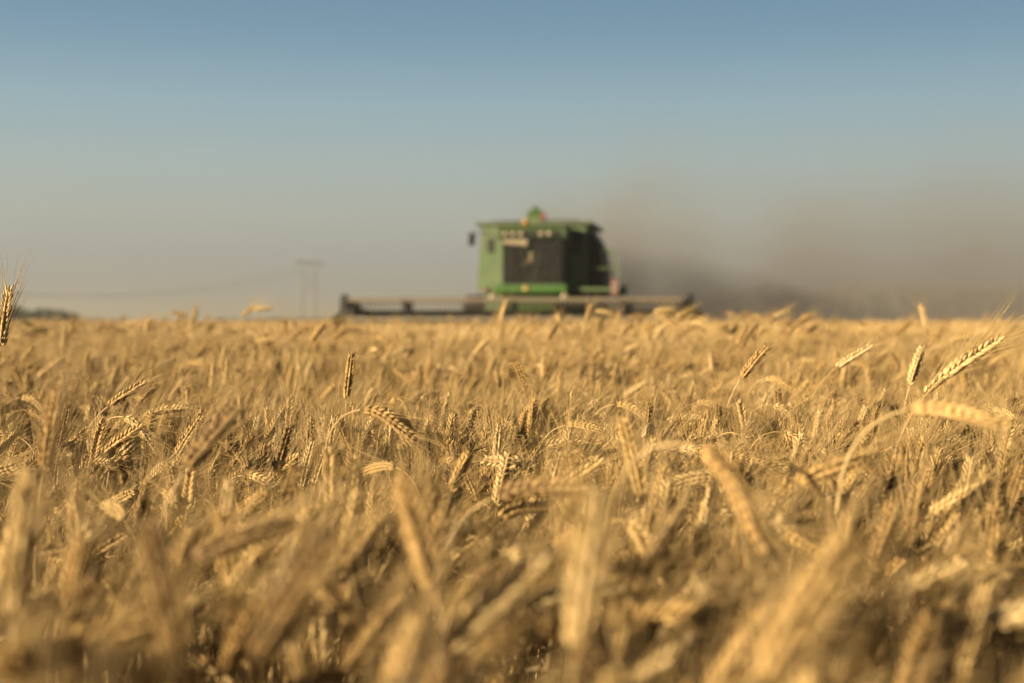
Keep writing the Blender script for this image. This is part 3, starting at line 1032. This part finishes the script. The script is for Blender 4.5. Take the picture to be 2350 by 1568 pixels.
for sx in (-1, 1):
    es = MB()
    x0, x1 = sorted((sx * (HW - .02), sx * (HW + .06)))
    es.prism([(-2.9, .2), (-2.9, 1.22), (-3.3, 1.30), (-4.4, .75), (-4.9, .25), (-4.6, .15)], x0, x1)
    es.build('end_sheet', GREEN, HD)
    ra = MB()
    x0, x1 = sorted((sx * (HW - .17), sx * (HW - .03)))
    ra.prism([(-2.95, 1.12), (-2.95, 1.26), (-3.65, 1.68), (-3.80, 1.68), (-3.95, 1.2), (-3.7, 1.02)], x0, x1)
    ra.build('reel_arm', BLACK, HD)
    bk = MB()
    bk.prism([(-3.2, .9), (-3.25, 1.42), (-3.6, 1.52), (-3.95, 1.3), (-4.1, .9)], *sorted((sx * (HW - .40), sx * (HW - .18))))
    bk.build('reel_drive', BLACK, HD)
    bk = MB()
    bk.prism([(-3.15, .9), (-3.25, 1.24), (-3.6, 1.32), (-3.95, 1.2), (-4.1, .9)], *sorted((sx * (HW - .66), sx * (HW - .403))))
    bk.build('reel_motor', BLACK, HD)
    dv = MB()
    c = sx * (HW + .11)
    dv.add([(c - .07, -3.1, .25), (c + .07, -3.1, .25), (c + .07, -3.1, 1.28), (c - .07, -3.1, 1.28), (c - .05, -4.3, 1.05), (c + .05, -4.3, 1.05), (c - .05, -4.3, .15), (c + .05, -4.3, .15), (c, -5.3, .35), (c, -5.3, .28)],
           [(0, 1, 2, 3), (3, 2, 5, 4), (0, 3, 4, 6), (1, 7, 5, 2), (4, 5, 8), (6, 4, 8, 9), (5, 7, 9, 8), (7, 6, 9), (0, 6, 7, 1)])
    dv.build('crop_divider', GREEN2 if sx < 0 else DARK, HD)

# ------------------------------------------------------------------ driver
SKIN = bsdf('skin', (0.2880, 0.1600, 0.1040), .55, noise=12, var=.1)
SHIRT = bsdf('pale_shirt', (0.3840, 0.3680, 0.2400), .85, noise=10)
TROUS = bsdf('dark_trousers', (.05, .05, .06), .9, noise=10)
CAPM = bsdf('cream_cap', (0.4960, 0.4640, 0.3360), .8, noise=10)
def skin_obj(name, verts, edges, radii, mat, parent, root=0, sub=2):
    m = bpy.data.meshes.new(name)
    m.from_pydata(verts, edges, [])
    m.materials.append(mat)
    o = bpy.data.objects.new(name, m)
    COL.objects.link(o)
    o.parent = parent
    md1 = o.modifiers.new('skin', 'SKIN')
    md1.use_smooth_shade = True
    for i, r in enumerate(radii):
        sv = m.skin_vertices[0].data[i]
        sv.radius = r if isinstance(r, tuple) else (r, r)
        sv.use_root = i == root
    md2 = o.modifiers.new('sub', 'SUBSURF')
    md2.levels = md2.render_levels = sub
    return o
c_, s__ = math.cos(YAW), math.sin(YAW)
PX, PY = .10, -.86
PER = empty('person', (ROOT.x + PX * c_ - PY * s__, ROOT.y + PX * s__ + PY * c_, 2.28), YAW)
tag(PER, 'driver in a cream cap and pale shirt seated at the wheel in the cab', 'person')
V = [(0, 0, .10), (0, .03, .30), (0, .04, .48), (0, .03, .57), (0, .01, .63), (0, -.01, .72), (0, -.02, .80)]
E = [(0, 1), (1, 2), (2, 3), (3, 4), (4, 5), (5, 6)]
RD = [(.15, .11), (.15, .10), (.16, .10), .055, (.065, .075), (.078, .095), (.06, .075)]
for sx in (-1, 1):
    b = len(V)
    V += [(sx * .17, .04, .50), (sx * .24, -.06, .27), (sx * .17, -.30, .21), (sx * .165, -.37, .225)]
    RD += [.055, .042, .032, (.038, .018)]
    E += [(2, b), (b, b + 1), (b + 1, b + 2), (b + 2, b + 3)]
    for k, (dx, L) in enumerate(((-.028, .030), (-.010, .036), (.009, .034), (.026, .028))):
        f0 = len(V)
        V += [(sx * .165 + dx, -.40, .235), (sx * .165 + dx, -.40 - L, .225), (sx * .165 + dx, -.405 - L * .8, .195)]
        RD += [.010, .009, .008]
        E += [(b + 3, f0), (f0, f0 + 1), (f0 + 1, f0 + 2)]
    f0 = len(V)
    V += [(sx * .165 - sx * .04, -.36, .22), (sx * .165 - sx * .055, -.39, .205)]
    RD += [.011, .009]
    E += [(b + 3, f0), (f0, f0 + 1)]
    h0 = len(V)
    V += [(sx * .10, -.08, .08), (sx * .14, -.40, .10), (sx * .14, -.44, -.14), (sx * .14, -.52, -.20)]
    RD += [.085, .06, .042, (.04, .03)]
    E += [(0, h0), (h0, h0 + 1), (h0 + 1, h0 + 2), (h0 + 2, h0 + 3)]
body = skin_obj('body', V, E, RD, SKIN, PER)
nose = len(V)
skin_obj('shirt', [(0, 0, .10), (0, .03, .30), (0, .04, .48), (0, .03, .55), (.17, .04, .50), (.24, -.06, .27), (.2, -.2, .235), (-.17, .04, .50), (-.24, -.06, .27), (-.2, -.2, .235)],
         [(0, 1), (1, 2), (2, 3), (2, 4), (4, 5), (5, 6), (2, 7), (7, 8), (8, 9)], [(.17, .125), (.165, .115), (.175, .115), .065, .07, .056, .05, .07, .056, .05], SHIRT, PER)
skin_obj('trousers', [(0, 0, .08), (.10, -.08, .08), (.14, -.40, .10), (.14, -.44, -.12), (-.10, -.08, .08), (-.14, -.40, .10), (-.14, -.44, -.12)],
         [(0, 1), (1, 2), (2, 3), (0, 4), (4, 5), (5, 6)], [(.16, .12), .10, .075, .058, .10, .075, .058], TROUS, PER)
cp = MB()
cp.lathe([(.098, .76), (.106, .79), (.098, .84), (.07, .875), (.02, .885)], Matrix.Translation((0, -.01, 0)), n=18)
cp.prism([(-.09, .775), (-.20, .755), (-.20, .763), (-.09, .79)], -.075, .075)
cp.build('cap', CAPM, PER, True)

# ------------------------------------------------------------------ power line on the left
WOOD = bsdf('weathered_pole_wood', (.105, .093, .078), .9, noise=6, var=.3)
WIRE = bsdf('aluminium_wire', (.05, .05, .05), .6, noise=6)
def hframe(x, y, h, rz, label):
    t = empty('power_pylon', (x, y, 0), rz)
    tag(t, label, 'pylon', 'H-frame power pylons')
    for sx in (-1, 1):
        m = MB(); m.tube([(sx * 2.0, 0, 0), (sx * 2.0, 0, h + .5)], [.19, .14], n=8)
        m.build('pole', WOOD, t, True)
    m = MB(); m.box((0, -.2, h), (8.2, .18, .30), bev=.02); m.build('crossarm', WOOD, t)
    m = MB(); m.tube([(-2, .05, h * .55), (2, .05, h * .86)], .07, n=5); m.tube([(2, .12, h * .55), (-2, .12, h * .86)], .07, n=5); m.build('brace', WOOD, t)
    for sx in (-3.9, 0, 3.9):
        m = MB()
        prof = []
        for k in range(7): prof += [(.05, -.16 * k - .02), (.13, -.16 * k - .06), (.05, -.16 * k - .12)]
        m.lathe(prof[::-1], Matrix.Translation((sx, -.2, h - .15)), n=8)
        m.build('insulator', WIRE, t)
    return t
D1 = 345.0
P1 = at(710, 603, D1)
hframe(P1.x, D1, P1.z, R(45), 'wooden H-frame power pylon standing left of the combine harvester')
P0 = Vector((-146, 230, 0))
h0 = 21.0
hframe(P0.x, P0.y, h0, R(45), 'wooden H-frame power pylon beyond the left end of the wires')
for k in (-3.9, 0, 3.9):
    m = MB()
    c, s_ = math.cos(R(45)), math.sin(R(45))
    a = Vector((P1.x + k * c, D1 + k * s_ - .2, P1.z - 1.25))
    b = Vector((P0.x + k * c, P0.y + k * s_ - .2, h0 - 1.25))
    ptsw = []
    for i in range(41):
        t = i / 40
        p = a.lerp(b, t)
        p.z -= 4 * 10.5 * t * (1 - t)
        ptsw.append(p)
    m.tube(ptsw, .028, n=5)
    tag(m.build('power_cable', WIRE), 'sagging power cable running left from the wooden pylon', 'cable', 'cables of the power line')

# small far posts on the horizon
for px, top, Y in ((449, 703, 210), (290, 726, 240)):
    P = at(px, top, Y)
    t = empty('utility_pole', (P.x, Y, 0))
    tag(t, 'short grey pole on the horizon right of the dark bushes' if px > 400 else 'stubby pole on the horizon close to the dark bushes', 'pole')
    m = MB(); m.tube([(0, 0, 0), (0, 0, P.z)], [.2, .15], n=8); m.build('pole', WOOD, t, True)
    m = MB(); m.box((0, -.18, P.z - .35), (1.3, .1, .14)); m.build('crossarm', WOOD, t)

# ------------------------------------------------------------------ far woods
LEAFM = bsdf('tree_leaves', (0.0315, 0.0375, 0.0128), .8, noise=.4, var=.45)
BARK = bsdf('bark', (.09, .065, .045), .9, noise=4, var=.3)
HAZE_LEAF = bsdf('haze_paled_leaves', (.12, .10, .065), .9, noise=.4, var=.3)  # leaves lightened: the veil of haze and airborne dust is put into their colour
def wood(name, spans, seed, label, lm=None):
    rg = random.Random(seed)
    mb = MB()
    for px0, px1, top0, top1, Y, step in spans:
        px = px0
        while px < px1:
            k = (px - px0) / (px1 - px0)
            yy = Y + rg.uniform(-12, 25)
            P = at(px, top0 + (top1 - top0) * k, yy)
            hgt = max(1.5, P.z * rg.uniform(.72, 1.08))
            w = hgt * rg.uniform(.45, .75)
            mb.tube([(P.x, yy, 0), (P.x + .1, yy, hgt * .4), (P.x, yy, hgt * .75)], [.035 * hgt, .025 * hgt, .01 * hgt], n=5, mi=1)
            for _ in range(150):
                a, b, r = rg.uniform(0, 6.28), rg.uniform(-1, 1), rg.uniform(.3, 1) ** .5
                q = math.sqrt(1 - b * b)
                c = Vector((P.x + w * .75 * r * q * math.cos(a), yy + w * .75 * r * q * math.sin(a), hgt * (.56 + .42 * r * b)))
                s_ = hgt * rg.uniform(.05, .12)
                e = Euler((rg.uniform(-1, 1), rg.uniform(-1, 1), rg.uniform(0, 6))).to_matrix()
                mb.add([c + e @ Vector(v_) * s_ for v_ in ((-1, -.6, 0), (.2, -.9, .2), (1, 0, 0), (.3, .9, -.2), (-.7, .7, .15))], [(0, 1, 2, 3, 4)])
            px += step * rg.uniform(.6, 1.4)
    return tag(mb.build(name, [lm or LEAFM, BARK]), label, 'trees', kind='stuff')
wood('far_wood', [(-260, 40, 692, 702, 200, 8), (40, 180, 704, 718, 215, 5), (180, 300, 729, 731, 480, 7), (500, 780, 730, 728, 520, 7), (780, 1100, 730, 732, 560, 9)], 3,
     'low dark line of far trees on the left horizon')
wood('dusty_wood', [(1400, 1640, 690, 670, 820, 14), (1640, 1760, 668, 655, 800, 12), (1760, 2320, 660, 658, 800, 13), (2320, 2700, 700, 706, 820, 13)], 4,
     'far wood veiled by brown dust behind the right half of the field', HAZE_LEAF)

# ------------------------------------------------------------------ dust behind the machine
dm = bpy.data.materials.new('harvest_dust')
dm.use_nodes = True
t = dm.node_tree
t.nodes.clear()
o_ = t.nodes.new('ShaderNodeOutputMaterial')
pv = t.nodes.new('ShaderNodeVolumePrincipled')
pv.inputs['Color'].default_value = (.57, .53, .48, 1)
pv.inputs['Anisotropy'].default_value = .45
t.links.new(pv.outputs[0], o_.inputs['Volume'])
def mth(op, a, b=None, c=None, clamp=False):
    n = t.nodes.new('ShaderNodeMath'); n.operation = op; n.use_clamp = clamp
    for i, v_ in enumerate((a, b, c)):
        if v_ is None: continue
        if isinstance(v_, (int, float)): n.inputs[i].default_value = v_
        else: t.links.new(v_, n.inputs[i])
    return n.outputs[0]
def sstep(v_, a, b):
    n = t.nodes.new('ShaderNodeMapRange'); n.interpolation_type = 'SMOOTHSTEP'
    n.inputs['From Min'].default_value, n.inputs['From Max'].default_value = a, b
    t.links.new(v_, n.inputs['Value'])
    return n.outputs[0]
gp = t.nodes.new('ShaderNodeTexCoord')
sx_ = t.nodes.new('ShaderNodeSeparateXYZ')
t.links.new(gp.outputs['Object'], sx_.inputs[0])         # object origin: behind the straw chopper, on the ground
X, Yc, Z = sx_.outputs
u = mth('ADD', mth('MULTIPLY', X, .80), mth('MULTIPLY', Yc, .60))
v2 = mth('ADD', mth('MULTIPLY', X, -.60), mth('MULTIPLY', Yc, .80))
nz = t.nodes.new('ShaderNodeTexNoise')
nz.inputs['Scale'].default_value = .24
nz.inputs['Detail'].default_value = 3.5
nz.inputs['Roughness'].default_value = .55
t.links.new(gp.outputs['Object'], nz.inputs['Vector'])
nf = sstep(nz.outputs['Fac'], .3, .7)
upos = mth('MAXIMUM', u, 0.0)
hgt = mth('ADD', mth('MULTIPLY', upos, .045), 3.7)
hgt = mth('MULTIPLY', hgt, mth('ADD', mth('MULTIPLY', nf, .5), .7))
zz = mth('DIVIDE', Z, hgt)
prof = mth('POWER', 2.718, mth('MULTIPLY', mth('MULTIPLY', zz, zz), -1.0))
wid = mth('ADD', mth('MULTIPLY', upos, .55), 1.8)
vv = mth('DIVIDE', v2, wid)
lat = mth('POWER', 2.718, mth('MULTIPLY', mth('MULTIPLY', vv, vv), -1.0))
beg = sstep(u, -2.5, 1.5)
end = mth('SUBTRACT', 1.0, sstep(u, 45, 75))
amp = mth('DIVIDE', 1.35, mth('ADD', mth('MULTIPLY', upos, 1.15), 1.0))
den = mth('MULTIPLY', mth('MULTIPLY', mth('MULTIPLY', prof, lat), mth('MULTIPLY', beg, end)), mth('MULTIPLY', amp, mth('ADD', mth('MULTIPLY', nf, 1.4), .2)))
t.links.new(den, pv.inputs['Density'])
dm.cycles.volume_step_rate = .35
DO_ = Vector((1.9, 44.5, 0))
db = MB()
db.box((33, 24, 9.5), (74, 64, 18.8))
dust = db.build('dust_cloud', dm)
dust.location = DO_
tag(dust, 'brown dust cloud drifting to the right behind the combine harvester', 'dust', kind='stuff')

# ------------------------------------------------------------------ haze
hm = bpy.data.materials.new('haze_air')
hm.use_nodes = True
t = hm.node_tree
t.nodes.clear()
o_ = t.nodes.new('ShaderNodeOutputMaterial')
pv = t.nodes.new('ShaderNodeVolumePrincipled')
pv.inputs['Color'].default_value = (.43, .43, .41, 1)
pv.inputs['Density'].default_value = .0011
pv.inputs['Anisotropy'].default_value = .3
t.links.new(pv.outputs[0], o_.inputs['Volume'])
hb = MB()
hb.box((0, 4470, 9.5), (8200, 9100, 21))
tag(hb.build('haze', hm), 'thin dusty summer haze over the field', 'haze', kind='stuff')
